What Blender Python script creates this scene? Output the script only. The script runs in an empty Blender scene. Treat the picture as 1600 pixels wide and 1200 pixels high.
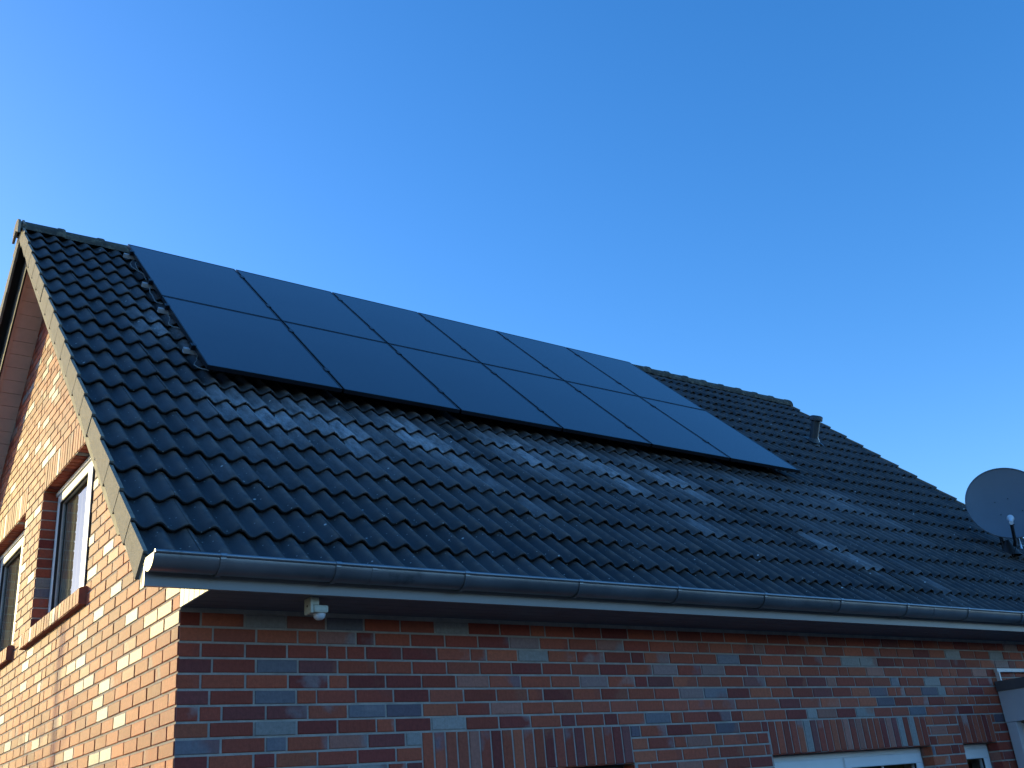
import bpy, bmesh, math, random
from mathutils import Vector, Matrix
S = bpy.context.scene
COL = S.collection
G = 2.45            # height of the door lintel tops above the ground
R = math.radians
# ------------------------------------------------------------------ camera
cd = bpy.data.cameras.new("camera"); cam = bpy.data.objects.new("camera", cd); COL.objects.link(cam)
cd.sensor_width = 36.0; cd.lens = 1596.2/1600*36.0; cd.clip_start = .05; cd.clip_end = 6000
_p, _r, _y = R(23.0274), R(-5.3492), R(37.6113)
f = Vector((math.cos(_p)*math.sin(_y), math.cos(_p)*math.cos(_y), math.sin(_p)))
rt = Vector((math.cos(_y), -math.sin(_y), 0)); up = rt.cross(f)
r2 = math.cos(_r)*rt + math.sin(_r)*up; u2 = -math.sin(_r)*rt + math.cos(_r)*up
cam.matrix_world = Matrix(((r2.x, u2.x, -f.x, -1.8498), (r2.y, u2.y, -f.y, -5.5283), (r2.z, u2.z, -f.z, -.5309+G), (0, 0, 0, 1)))
S.camera = cam
# ------------------------------------------------------------------ sky and sun
SUN = Vector((-1.0, 1.9, .5)).normalized()
el = math.asin(SUN.z); rot = math.atan2(SUN.x, SUN.y)
W = bpy.data.worlds.new("World"); S.world = W; W.use_nodes = True
nt = W.node_tree; bg = nt.nodes['Background']
sky = nt.nodes.new('ShaderNodeTexSky'); sky.sky_type = 'NISHITA'; sky.sun_disc = False
sky.sun_elevation = el; sky.sun_rotation = rot; sky.altitude = 0; sky.air_density = 1.0; sky.dust_density = .6; sky.ozone_density = 2.5
hs = nt.nodes.new('ShaderNodeHueSaturation'); hs.inputs['Saturation'].default_value = 1.31; hs.inputs['Value'].default_value = 1.0
tn = nt.nodes.new('ShaderNodeMix'); tn.data_type = 'RGBA'; tn.blend_type = 'MULTIPLY'; tn.inputs[0].default_value = 1.0; tn.inputs[7].default_value = (1.0, .985, 1.16, 1)
nt.links.new(sky.outputs[0], hs.inputs['Color']); nt.links.new(hs.outputs[0], tn.inputs[6]); nt.links.new(tn.outputs[2], bg.inputs[0])
bg.inputs[1].default_value = .12
sd = bpy.data.lights.new("sun", 'SUN'); so = bpy.data.objects.new("sun", sd); COL.objects.link(so)
sd.energy = 1.7; sd.angle = R(.53); sd.color = (1.0, .83, .36)
so.rotation_euler = SUN.to_track_quat('Z', 'Y').to_euler()
S.view_settings.view_transform = 'Standard'; S.view_settings.look = 'None'; S.view_settings.gamma = 1
S.view_settings.exposure = 1.38
S.render.engine = 'CYCLES'

# ------------------------------------------------------------------ helpers
def link(name, verts, faces, mat, parent=None, smooth=False, kind=None, loc=None):
    me = bpy.data.meshes.new(name); me.from_pydata([tuple(v) for v in verts], [], faces); me.update()
    o = bpy.data.objects.new(name, me); COL.objects.link(o)
    for m in (mat if isinstance(mat, (list, tuple)) else [mat]): me.materials.append(m)
    if smooth: me.polygons.foreach_set('use_smooth', [True]*len(me.polygons))
    if parent is not None:
        o.parent = parent; o.matrix_parent_inverse = Matrix.Translation(-world_loc(parent))
    if kind: o['kind'] = kind
    return o
def world_loc(o):
    v = Vector(o.location)
    return v
def tag(o, label, cat, group=None):
    o['label'] = label; o['category'] = cat
    if group: o['group'] = group
    return o
def thing(name, loc, label, cat, group=None):
    o = bpy.data.objects.new(name, None); COL.objects.link(o); o.location = loc; o.empty_display_size = .2
    return tag(o, label, cat, group)
class MB:
    """collects shapes into one mesh (world coordinates)"""
    def __init__(s): s.v = []; s.f = []; s.mi = []
    def add(s, vs, fs, mi=0):
        b = len(s.v); s.v += [tuple(v) for v in vs]; s.f += [tuple(b+i for i in q) for q in fs]; s.mi += [mi]*len(fs); return s
    def box(s, a, b, mi=0, M=None):
        x0, y0, z0 = a; x1, y1, z1 = b
        vs = [Vector(c) for c in ((x0,y0,z0),(x1,y0,z0),(x1,y1,z0),(x0,y1,z0),(x0,y0,z1),(x1,y0,z1),(x1,y1,z1),(x0,y1,z1))]
        if M is not None: vs = [M @ v for v in vs]
        return s.add(vs, [(0,3,2,1),(4,5,6,7),(0,1,5,4),(1,2,6,5),(2,3,7,6),(3,0,4,7)], mi)
    def bbox(s, a, b, r=.004, M=None, mi=0):
        """box with chamfered edges"""
        bm = bmesh.new(); bmesh.ops.create_cube(bm, size=1)
        c = [(a[i]+b[i])/2 for i in range(3)]; d = [abs(b[i]-a[i]) for i in range(3)]
        for v in bm.verts: v.co = Vector((c[i]+v.co[i]*d[i] for i in range(3)))
        r = min(r, min(d)*.45)
        bmesh.ops.bevel(bm, geom=list(bm.edges), offset=r, segments=2, affect='EDGES', profile=.6)
        bm.verts.index_update()
        vs = [(M @ v.co) if M is not None else v.co.copy() for v in bm.verts]
        fs = [tuple(v.index for v in q.verts) for q in bm.faces]; bm.free()
        return s.add(vs, fs, mi)
    def tube(s, pts, rad, n=10, cap=True, mi=0):
        pts = [Vector(p) for p in pts]; rs = rad if isinstance(rad, (list, tuple)) else [rad]*len(pts)
        b = len(s.v); prev = None; vs = []
        for i, p in enumerate(pts):
            d = (pts[min(i+1, len(pts)-1)] - pts[max(i-1, 0)]).normalized()
            if prev is None: a = d.orthogonal().normalized()
            else: a = (prev - d*prev.dot(d)).normalized()
            prev = a; c = d.cross(a)
            for k in range(n):
                t = 2*math.pi*k/n; vs.append(p + (a*math.cos(t)+c*math.sin(t))*rs[i])
        fs = [(i*n+k, i*n+(k+1) % n, (i+1)*n+(k+1) % n, (i+1)*n+k) for i in range(len(pts)-1) for k in range(n)]
        if cap: fs += [tuple(range(n-1, -1, -1)), tuple((len(pts)-1)*n+k for k in range(n))]
        return s.add(vs, fs, mi)
    def lathe(s, prof, M, n=32, mi=0):
        vs = [M @ Vector((r*math.cos(2*math.pi*k/n), r*math.sin(2*math.pi*k/n), z)) for r, z in prof for k in range(n)]
        fs = [(i*n+k, i*n+(k+1) % n, (i+1)*n+(k+1) % n, (i+1)*n+k) for i in range(len(prof)-1) for k in range(n)]
        return s.add(vs, fs, mi)
    def prism(s, poly, axis, a, b, mi=0):
        """poly of 2-D points extruded along axis between a and b"""
        def P(q, w):
            return {'x': (w, q[0], q[1]), 'y': (q[0], w, q[1]), 'z': (q[0], q[1], w)}[axis]
        n = len(poly); vs = [P(q, a) for q in poly]+[P(q, b) for q in poly]
        fs = [tuple(range(n)), tuple(range(2*n-1, n-1, -1))]+[(i, n+i, n+(i+1) % n, (i+1) % n) for i in range(n)]
        return s.add(vs, fs, mi)
    def build(s, name, mat, parent=None, smooth=False, kind=None, fix=True):
        o = link(name, s.v, s.f, mat, parent, False, kind)
        me = o.data; me.polygons.foreach_set('material_index', s.mi)
        if fix:
            bm = bmesh.new(); bm.from_mesh(me); bmesh.ops.recalc_face_normals(bm, faces=bm.faces); bm.to_mesh(me); bm.free()
        if smooth:
            me.polygons.foreach_set('use_smooth', [True]*len(me.polygons))
            try: me.set_sharp_from_angle(angle=R(40))
            except Exception: pass
        return o

# ------------------------------------------------------------------ materials
def nodes(name):
    m = bpy.data.materials.new(name); m.use_nodes = True; t = m.node_tree
    b = t.nodes['Principled BSDF']
    return m, t, b, t.links
def N(t, k, **kw):
    n = t.nodes.new('ShaderNode'+k)
    for a, v in kw.items():
        if a.startswith('i_'): n.inputs[a[2:].replace('_', ' ')].default_value = v
        else: setattr(n, a, v)
    return n
def ramp(t, stops, interp='LINEAR'):
    n = t.nodes.new('ShaderNodeValToRGB'); cr = n.color_ramp; cr.interpolation = interp
    while len(cr.elements) < len(stops): cr.elements.new(.5)
    for e, (p, c) in zip(cr.elements, stops):
        e.position = p; e.color = (c[0], c[1], c[2], 1) if isinstance(c, (tuple, list)) else (c, c, c, 1)
    return n
def mixc(t, L, fac, a, b, mode='MIX'):
    n = t.nodes.new('ShaderNodeMix'); n.data_type = 'RGBA'; n.blend_type = mode
    for s, v in ((0, fac), (6, a), (7, b)):
        if hasattr(v, 'is_linked') or hasattr(v, 'links'): L.new(v, n.inputs[s])
        else: n.inputs[s].default_value = v if s == 0 else (v[0], v[1], v[2], 1)
    return n.outputs[2]
def math_(t, L, op, a, b=None, clamp=False):
    n = t.nodes.new('ShaderNodeMath'); n.operation = op; n.use_clamp = clamp
    for i, v in enumerate((a, b)):
        if v is None: continue
        if isinstance(v, (int, float)): n.inputs[i].default_value = v
        else: L.new(v, n.inputs[i])
    return n.outputs[0]
def simple(name, col, rough=.5, metal=0., var=.12, scale=8., bump=.0, bscale=60., spec=.5, dirt=None):
    m, t, b, L = nodes(name)
    tc = N(t, 'TexCoord'); nz = N(t, 'TexNoise', i_Scale=scale, i_Detail=6., i_Roughness=.6); L.new(tc.outputs['Object'], nz.inputs['Vector'])
    dark = tuple(c*(1-var*1.6) for c in col); lite = tuple(min(1, c*(1+var)) for c in col)
    r = ramp(t, [(.3, dark), (.72, lite)]); L.new(nz.outputs[0], r.inputs[0]); out = r.outputs[0]
    if dirt:
        n2 = N(t, 'TexNoise', i_Scale=dirt[1], i_Detail=8., i_Roughness=.7); L.new(tc.outputs['Object'], n2.inputs['Vector'])
        r2_ = ramp(t, [(dirt[2], 0.), (dirt[2]+.12, 1.)]); L.new(n2.outputs[0], r2_.inputs[0])
        out = mixc(t, L, r2_.outputs[0], out, dirt[0])
    L.new(out, b.inputs['Base Color'])
    b.inputs['Metallic'].default_value = metal; b.inputs['Specular IOR Level'].default_value = spec
    rr = N(t, 'MapRange'); L.new(nz.outputs[0], rr.inputs[0]); rr.inputs[3].default_value = max(.02, rough-.08); rr.inputs[4].default_value = min(1, rough+.08)
    L.new(rr.outputs[0], b.inputs['Roughness'])
    if bump:
        n3 = N(t, 'TexNoise', i_Scale=bscale, i_Detail=5.); L.new(tc.outputs['Object'], n3.inputs['Vector'])
        bp = N(t, 'Bump', i_Strength=bump, i_Distance=.01); L.new(n3.outputs[0], bp.inputs['Height']); L.new(bp.outputs[0], b.inputs['Normal'])
    return m

def brick_material():
    m, t, b, L = nodes('clinker_brick')
    at = N(t, 'Attribute', attribute_name='brick'); sp = N(t, 'SeparateColor'); L.new(at.outputs['Color'], sp.inputs[0])
    rnd, rnd2, along = sp.outputs[0], sp.outputs[1], sp.outputs[2]
    pal = ramp(t, [(0., (.39, .083, .040)), (.22, (.31, .059, .033)), (.40, (.44, .112, .054)), (.50, (.24, .043, .031)), (.60, (.39, .093, .050)),
                   (.73, (.34, .069, .038)), (.80, (.22, .052, .043)), (.865, (.35, .13, .088)), (.90, (.17, .15, .165)), (.93, (.28, .25, .225)), (.965, (.28, .16, .14)), (.985, (.12, .085, .105))], 'CONSTANT')
    L.new(rnd, pal.inputs[0])
    pal2 = ramp(t, [(0., (.36, .12, .07)), (.30, (.26, .22, .22)), (.55, (.22, .06, .045)), (.78, (.32, .27, .25)), (.9, (.16, .13, .15))], 'CONSTANT')
    L.new(rnd2, pal2.inputs[0])
    tc = N(t, 'TexCoord')
    off = N(t, 'VectorMath', operation='SCALE'); L.new(at.outputs['Color'], off.inputs[0]); off.inputs['Scale'].default_value = 37.
    # only the per-brick randoms shift the noise
    cmb = N(t, 'CombineXYZ'); L.new(math_(t, L, 'MULTIPLY', rnd, 37.), cmb.inputs[0]); L.new(math_(t, L, 'MULTIPLY', rnd2, 53.), cmb.inputs[1])
    add = N(t, 'VectorMath', operation='ADD'); L.new(tc.outputs['Object'], add.inputs[0]); L.new(cmb.outputs[0], add.inputs[1])
    n1 = N(t, 'TexNoise', i_Scale=6., i_Detail=3., i_Roughness=.5); L.new(add.outputs[0], n1.inputs['Vector'])
    # flame patches: some bricks fire to another colour over part of their length
    thr = math_(t, L, 'ADD', n1.outputs[0], math_(t, L, 'MULTIPLY', math_(t, L, 'SUBTRACT', along, .5), .35))
    rp = ramp(t, [(.58, 0.), (.72, 1.)]); L.new(thr, rp.inputs[0])
    gate = ramp(t, [(.0, 0.), (.52, 0.), (.62, .55), (1., .8)]); L.new(math_(t, L, 'FRACT', math_(t, L, 'MULTIPLY', rnd, 13.7)), gate.inputs[0])
    c = mixc(t, L, math_(t, L, 'MULTIPLY', rp.outputs[0], gate.outputs[0]), pal.outputs[0], pal2.outputs[0])
    n2 = N(t, 'TexNoise', i_Scale=45., i_Detail=6., i_Roughness=.7); L.new(tc.outputs['Object'], n2.inputs['Vector'])
    v = N(t, 'MapRange'); L.new(n2.outputs[0], v.inputs[0]); v.inputs[1].default_value = .3; v.inputs[2].default_value = .7; v.inputs[3].default_value = .78; v.inputs[4].default_value = 1.2
    vv = math_(t, L, 'MULTIPLY', v.outputs[0], math_(t, L, 'ADD', math_(t, L, 'MULTIPLY', rnd2, .35), .84))
    c = mixc(t, L, 1.0, c, (1, 1, 1), 'MULTIPLY')
    hsv = N(t, 'HueSaturation'); L.new(c, hsv.inputs['Color']); L.new(vv, hsv.inputs['Value'])
    L.new(hsv.outputs[0], b.inputs['Base Color'])
    rg_ = ramp(t, [(0., .62), (.81, .56), (.86, .50)], 'CONSTANT'); L.new(rnd, rg_.inputs[0]); L.new(rg_.outputs[0], b.inputs['Roughness']); sl_ = ramp(t, [(0., .25), (.855, .38)], 'CONSTANT'); L.new(rnd, sl_.inputs[0]); L.new(sl_.outputs[0], b.inputs['Specular IOR Level'])
    mp = N(t, 'Mapping'); mp.inputs['Scale'].default_value = (70., 70., 9.); L.new(tc.outputs['Object'], mp.inputs[0])
    ns_ = N(t, 'TexNoise', i_Scale=1., i_Detail=4., i_Roughness=.6); L.new(mp.outputs[0], ns_.inputs['Vector'])
    n3 = N(t, 'TexNoise', i_Scale=90., i_Detail=6., i_Roughness=.65); L.new(tc.outputs['Object'], n3.inputs['Vector'])
    n4 = N(t, 'TexNoise', i_Scale=14., i_Detail=3.); L.new(add.outputs[0], n4.inputs['Vector'])
    bp = N(t, 'Bump', i_Strength=.6, i_Distance=.004); L.new(math_(t, L, 'ADD', math_(t, L, 'ADD', n3.outputs[0], math_(t, L, 'MULTIPLY', n4.outputs[0], .8)), math_(t, L, 'MULTIPLY', ns_.outputs[0], .9)), bp.inputs['Height'])
    L.new(bp.outputs[0], b.inputs['Normal'])
    return m

def tile_material():
    m, t, b, L = nodes('anthracite_concrete_tile')
    uv = N(t, 'UVMap', uv_map='UVMap'); at = N(t, 'Attribute', attribute_name='tile'); sp = N(t, 'SeparateColor'); L.new(at.outputs['Color'], sp.inputs[0])
    tc = N(t, 'TexCoord')
    base = mixc(t, L, sp.outputs[0], (.017, .019, .022), (.045, .047, .052))
    # broad weathering
    nb = N(t, 'TexNoise', i_Scale=1.3, i_Detail=5., i_Roughness=.6); L.new(tc.outputs['Object'], nb.inputs['Vector'])
    rb = ramp(t, [(.35, 0.), (.7, 1.)]); L.new(nb.outputs[0], rb.inputs[0])
    base = mixc(t, L, math_(t, L, 'MULTIPLY', rb.outputs[0], .5), base, (.055, .052, .048))
    # brownish tone on the crests (attribute blue = crest)
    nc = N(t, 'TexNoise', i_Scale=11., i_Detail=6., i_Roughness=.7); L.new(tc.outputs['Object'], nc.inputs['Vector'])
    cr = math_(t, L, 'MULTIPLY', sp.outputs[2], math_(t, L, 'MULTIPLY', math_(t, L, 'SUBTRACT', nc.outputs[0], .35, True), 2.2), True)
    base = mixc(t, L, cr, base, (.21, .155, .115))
    # pale wash (attribute green, stains and glossy sheen painted below the panels)
    mw = N(t, 'Mapping'); mw.inputs['Scale'].default_value = (26., 5., 5.); L.new(tc.outputs['Object'], mw.inputs[0]); nw = N(t, 'TexNoise', i_Scale=1., i_Detail=9., i_Roughness=.8); L.new(mw.outputs[0], nw.inputs['Vector'])
    ws = math_(t, L, 'MULTIPLY', sp.outputs[1], math_(t, L, 'MULTIPLY', math_(t, L, 'SUBTRACT', nw.outputs[0], .32, True), 3.6), True)
    base = mixc(t, L, ws, base, (.50, .51, .52))
    # droppings and lichen specks
    for sc, th, cc in ((8., .055, (.50, .50, .47)), (27., .11, (.26, .27, .25))):
        vo = N(t, 'TexVoronoi', i_Scale=sc, i_Randomness=1.); L.new(tc.outputs['Object'], vo.inputs['Vector'])
        rv = ramp(t, [(th, 1.), (th+.03, 0.)]); L.new(vo.outputs['Distance'], rv.inputs[0])
        g = ramp(t, [(.62, 0.), (.64, 1.)]); s2 = N(t, 'SeparateColor'); L.new(vo.outputs['Color'], s2.inputs[0]); L.new(s2.outputs[0], g.inputs[0])
        base = mixc(t, L, math_(t, L, 'MULTIPLY', rv.outputs[0], g.outputs[0]), base, cc)
    L.new(base, b.inputs['Base Color'])
    rr = N(t, 'MapRange'); L.new(nc.outputs[0], rr.inputs[0]); rr.inputs[3].default_value = .42; rr.inputs[4].default_value = .72; L.new(rr.outputs[0], b.inputs['Roughness'])
    b.inputs['Specular IOR Level'].default_value = .4
    n3 = N(t, 'TexNoise', i_Scale=170., i_Detail=4., i_Roughness=.7); L.new(tc.outputs['Object'], n3.inputs['Vector'])
    bp = N(t, 'Bump', i_Strength=.35, i_Distance=.003); L.new(n3.outputs[0], bp.inputs['Height']); L.new(bp.outputs[0], b.inputs['Normal'])
    return m

def glass_material(name='window_glass', tint=(.93, .95, .95), ior=1.5):
    m = bpy.data.materials.new(name); m.use_nodes = True; t = m.node_tree; L = t.links
    t.nodes.remove(t.nodes['Principled BSDF']); out = t.nodes['Material Output']
    tr = N(t, 'BsdfTransparent'); tr.inputs[0].default_value = (*tint, 1); gl = N(t, 'BsdfGlossy'); gl.inputs['Roughness'].default_value = .01
    tc = N(t, 'TexCoord'); nz = N(t, 'TexNoise', i_Scale=1.5, i_Detail=1.); L.new(tc.outputs['Object'], nz.inputs['Vector'])
    bp = N(t, 'Bump', i_Strength=.05, i_Distance=.02); L.new(nz.outputs[0], bp.inputs['Height']); L.new(bp.outputs[0], gl.inputs['Normal'])
    fr = N(t, 'Fresnel', i_IOR=ior); mx = N(t, 'MixShader'); ge = N(t, 'NewGeometry'); L.new(math_(t, L, 'MULTIPLY', fr.outputs[0], math_(t, L, 'SUBTRACT', 1., ge.outputs['Backfacing'])), mx.inputs[0]); L.new(tr.outputs[0], mx.inputs[1]); L.new(gl.outputs[0], mx.inputs[2])
    L.new(mx.outputs[0], out.inputs[0]); return m

def panel_glass_material():
    m, t, b, L = nodes('solar_glass')
    tc = N(t, 'TexCoord')
    nz = N(t, 'TexNoise', i_Scale=2.2, i_Detail=5., i_Roughness=.6); L.new(tc.outputs['Object'], nz.inputs['Vector'])
    uv = N(t, 'UVMap', uv_map='UVMap')
    r = ramp(t, [(.3, (.012, .015, .024)), (.7, (.018, .021, .031))]); L.new(nz.outputs[0], r.inputs[0])
    L.new(r.outputs[0], b.inputs['Base Color']); b.inputs['Roughness'].default_value = .20; b.inputs['IOR'].default_value = 1.56
    b.inputs['Specular IOR Level'].default_value = .5
    n2 = N(t, 'TexNoise', i_Scale=900., i_Detail=1.); L.new(tc.outputs['Object'], n2.inputs['Vector'])
    bp = N(t, 'Bump', i_Strength=.03, i_Distance=.001); L.new(n2.outputs[0], bp.inputs['Height']); L.new(bp.outputs[0], b.inputs['Normal'])
    return m

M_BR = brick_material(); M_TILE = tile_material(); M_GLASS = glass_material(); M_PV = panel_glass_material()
M_MORT = simple('mortar', (.44, .385, .33), .9, var=.15, scale=12, bump=.5, bscale=120)
M_FLANGE = simple('bare_concrete_edge', (.27, .235, .185), .85, var=.18, scale=14, bump=.5, bscale=90, dirt=((.13, .12, .10), 5., .6))
M_RIDGE = simple('lichened_ridge_tile', (.065, .066, .056), .85, var=.3, scale=9, bump=.6, bscale=70, dirt=((.14, .14, .105), 13., .5))
M_ZINC = simple('weathered_zinc', (.27, .285, .30), .36, .75, var=.14, scale=3.0, spec=.5, dirt=((.13, .14, .15), 4., .58))
M_FASC = simple('fascia_board', (.27, .26, .25), .35, var=.06, scale=4)
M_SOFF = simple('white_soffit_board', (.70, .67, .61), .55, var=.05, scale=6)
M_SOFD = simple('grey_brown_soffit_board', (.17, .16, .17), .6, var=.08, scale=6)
M_PLANK = simple('painted_verge_planks', (.72, .56, .48), .6, var=.07, scale=7)
M_PLANK2 = simple('weathered_end_board', (.36, .33, .28), .7, var=.12, scale=15)
M_BARGE = simple('dark_barge_board', (.03, .028, .027), .7, var=.2)
M_PVC = simple('white_pvc', (.78, .78, .76), .32, var=.03, scale=5)
M_GASK = simple('black_gasket', (.015, .015, .017), .6, var=.1)
M_CURT = simple('beige_curtain', (.40, .35, .25), .9, var=.12, scale=22, bump=.3, bscale=200)
_t = M_CURT.node_tree; _b = _t.nodes['Principled BSDF']; _tr = _t.nodes.new('ShaderNodeBsdfTranslucent'); _tr.inputs[0].default_value = (.45, .40, .29, 1)
_mx = _t.nodes.new('ShaderNodeMixShader'); _mx.inputs[0].default_value = .45; _t.links.new(_b.outputs[0], _mx.inputs[1]); _t.links.new(_tr.outputs[0], _mx.inputs[2]); _t.links.new(_mx.outputs[0], _t.nodes['Material Output'].inputs[0])
M_DARK = simple('dark_interior', (.05, .045, .04), .9, var=.2)
M_ALU = simple('brushed_aluminium', (.55, .56, .58), .3, 1., var=.08, scale=20)
M_RAIL = simple('mill_finish_rail', (.62, .63, .65), .38, .35, var=.08, scale=20)
M_BLKALU = simple('black_anodised_frame', (.015, .017, .022), .35, .5, var=.1)
M_CABLE = simple('grey_cable', (.20, .21, .20), .6, var=.1)
M_DISH = simple('grey_dish_paint', (.125, .15, .18), .5, var=.06, scale=3)
M_DARKMET = simple('dark_steel', (.04, .042, .045), .5, .5, var=.15)
M_CREAM = simple('yellowed_plastic', (.55, .52, .40), .45, var=.08, scale=30)
M_WHPL = simple('white_plastic', (.68, .69, .70), .3, var=.03)
M_CAN = simple('pale_grey_cladding', (.52, .55, .60), .4, var=.05, scale=3)
M_CAND = simple('dark_grey_flashing', (.12, .125, .14), .45, .3, var=.1)
M_BARK = simple('brown_bark', (.10, .075, .055), .9, var=.3, scale=20, bump=.7, bscale=50)
M_GREENPVC = simple('vent_pipe_plastic', (.028, .042, .052), .5, var=.15, scale=12)
M_GRASS = simple('lawn', (.025, .038, .014), .95, var=.35, scale=3., bump=.8, bscale=30)
M_ASPH = simple('asphalt', (.04, .04, .042), .9, var=.2, scale=2., bump=.3, bscale=60)
M_PAVE = simple('concrete_paving', (.10, .095, .09), .85, var=.15, scale=2., bump=.3, bscale=40)

# ------------------------------------------------------------------ geometry of the house (relative heights; G is added)
TH = .7704; CT, ST, TT = math.cos(TH), math.sin(TH), math.tan(TH)
YE, ZE = -.487, .845+G              # eave line of the tiles (crest level)
YR = 4.175; YB = 2*YR                # ridge and rear wall
OG = .353; XL = -OG; NW = 77; WV = .15; XR_ = XL + NW*WV
XW = XR_ - .353                     # outer face of far gable wall
TTOT = (YR-YE)/CT
def near(x, t, h): return Vector((x, YE+t*CT-h*ST, ZE+t*ST+h*CT))
def far(x, t, h):
    p = near(x, t, h); return Vector((x, YB-p.y, p.z))
C0 = .0831
rng = random.Random(7)

house = thing('brick_house', (0, 0, 0), 'red clinker brick house with dark pantiled roof filling the picture', 'house')

# ---- brick walls
def clip(poly, a, b, c):
    """keep the side a*u+b*v<=c"""
    out = []
    for i in range(len(poly)):
        p, q = poly[i], poly[(i+1) % len(poly)]
        dp = a*p[0]+b*p[1]-c; dq = a*q[0]+b*q[1]-c
        if dp <= 0: out.append(p)
        if (dp < 0 < dq) or (dq < 0 < dp):
            s = dp/(dp-dq); out.append((p[0]+s*(q[0]-p[0]), p[1]+s*(q[1]-p[1])))
    return out
def area(p): return .5*sum(p[i][0]*p[(i+1) % len(p)][1]-p[(i+1) % len(p)][0]*p[i][1] for i in range(len(p)))
class Bricks:
    def __init__(s): s.v = []; s.f = []; s.c = []
    def brick(s, poly, to3, vertical=False, kind=None, gap=.0066):
        """poly in wall plane (u,v) metres, the joint cell; to3(u,v,d): d = depth behind face"""
        if len(poly) < 3 or abs(area(poly)) < .0006: return
        if area(poly) < 0: poly = poly[::-1]
        us = [p[0] for p in poly]; vs = [p[1] for p in poly]; cu, cv = (min(us)+max(us))/2, (min(vs)+max(vs))/2
        wu, wv = (max(us)-min(us))/2, (max(vs)-min(vs))/2
        if wu < .018 or wv < .018: return
        def shr(d): return [(cu+(p[0]-cu)*(1-d/wu), cv+(p[1]-cv)*(1-d/wv)) for p in poly]
        out = rng.uniform(-.0012, .0015); ju, jv = rng.uniform(-.001, .001), rng.uniform(-.001, .001)
        a = shr(gap); b = shr(gap+.0035); n = len(poly); B = len(s.v)
        s.v += [to3(p[0]+ju, p[1]+jv, .011) for p in a]+[to3(p[0]+ju, p[1]+jv, .0025-out) for p in a]+[to3(p[0]+ju, p[1]+jv, -out) for p in b]
        r = rng.random() if kind is None else kind; r2_ = rng.random()
        fs = [tuple(B+2*n+i for i in range(n))]
        for i in range(n):
            j = (i+1) % n; fs += [(B+i, B+j, B+n+j, B+n+i), (B+n+i, B+n+j, B+2*n+j, B+2*n+i)]
        for q in fs:
            s.f.append(q)
            for vi in q:
                p = a[(vi-B) % n]; g = (p[1]-cv)/wv*.5+.5 if vertical else (p[0]-cu)/wu*.5+.5
                s.c.append((r, r2_, g))
    def build(s, name, parent):
        o = link(name, s.v, s.f, M_BR, parent)
        me = o.data
        bm = bmesh.new(); bm.from_mesh(me); bm.free()
        ca = me.color_attributes.new('brick', 'FLOAT_COLOR', 'CORNER')
        flat = []
        for c in s.c: flat += [c[0], c[1], c[2], 1.]
        ca.data.foreach_set('color', flat)
        return o
def lay(B, to3, u0, u1, z0, ncourse, ch, blocks, soldiers, planes=(), start=None):
    """fill a wall: blocks = rectangles left empty, soldiers = rectangles of upright bricks"""
    prev = []
    holes = list(blocks)+list(soldiers)
    for k in range(ncourse):
        za, zb = z0+k*ch, z0+(k+1)*ch
        ext = rng.choice([.1825, .12, .24]) if start is None else start(k)
        u = u0; joints = []
        while u < u1-.001:
            L_ = ext if (u == u0) else (.1245 if rng.random() < .17 else .25)
            for _ in range(3):
                if any(abs(u+L_-j) < .035 for j in prev): L_ = .25 if L_ < .2 else .1245
                else: break
            e = min(u+L_, u1)
            if u1-e < .05: e = u1
            joints.append(e)
            pieces = [(u, e, za, zb)]
            for (a, b, c, d) in holes:
                nxt = []
                for (pa, pb, pc, pd) in pieces:
                    if pb <= a or pa >= b or pd <= c or pc >= d: nxt.append((pa, pb, pc, pd)); continue
                    if pa < a: nxt.append((pa, a, pc, pd))
                    if pb > b: nxt.append((b, pb, pc, pd))
                    ma, mb = max(pa, a), min(pb, b)
                    if pc < c-.03: nxt.append((ma, mb, pc, c))
                    if pd > d+.03: nxt.append((ma, mb, d, pd))
                pieces = nxt
            kind = rng.random()
            for (pa, pb, pc, pd) in pieces:
                poly = [(pa, pc), (pb, pc), (pb, pd), (pa, pd)]
                for pl in planes: poly = clip(poly, *pl)
                B.brick(poly, to3, kind=kind)
            u = e
        prev = joints
    for (a, b, c, d) in soldiers:
        n = max(1, round((b-a)/.0833)); w = (b-a)/n
        for i in range(n):
            poly = [(a+i*w, c), (a+(i+1)*w, c), (a+(i+1)*w, d), (a+i*w, d)]
            for pl in planes: poly = clip(poly, *pl)
            B.brick(poly, to3, vertical=True)

WT = .32   # wall thickness
# gable wall: plane x=0, u=y
GC = .0845
gb0 = 2.451; gz0 = G+gb0-29*GC
gw = [(2.02, 3.69, G+1.215, G+gb0), (YB-4.07, YB-2.40, G+1.215, G+gb0)]
gw[1] = (4.352, 6.022, G+1.215, G+gb0)
gs = [(a-.0, b+.0, d, d+3*GC) for a, b, c, d in gw]
HS = .33
k_ = ZE+(-YE)*TT-HS/CT   # wall top height at y=0 on the near slope:  z = k_ + y*tan
planesG = [(-TT, 1, k_), (TT, 1, k_+YB*TT)]
nG0 = math.floor((gz0-0)/GC); gB = Bricks()
lay(gB, lambda u, v, d: Vector((d, u, v)), 0, YB, gz0-nG0*GC, 90, GC, gw, gs, planesG, start=lambda k: .1245 if k % 2 else .25)
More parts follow.
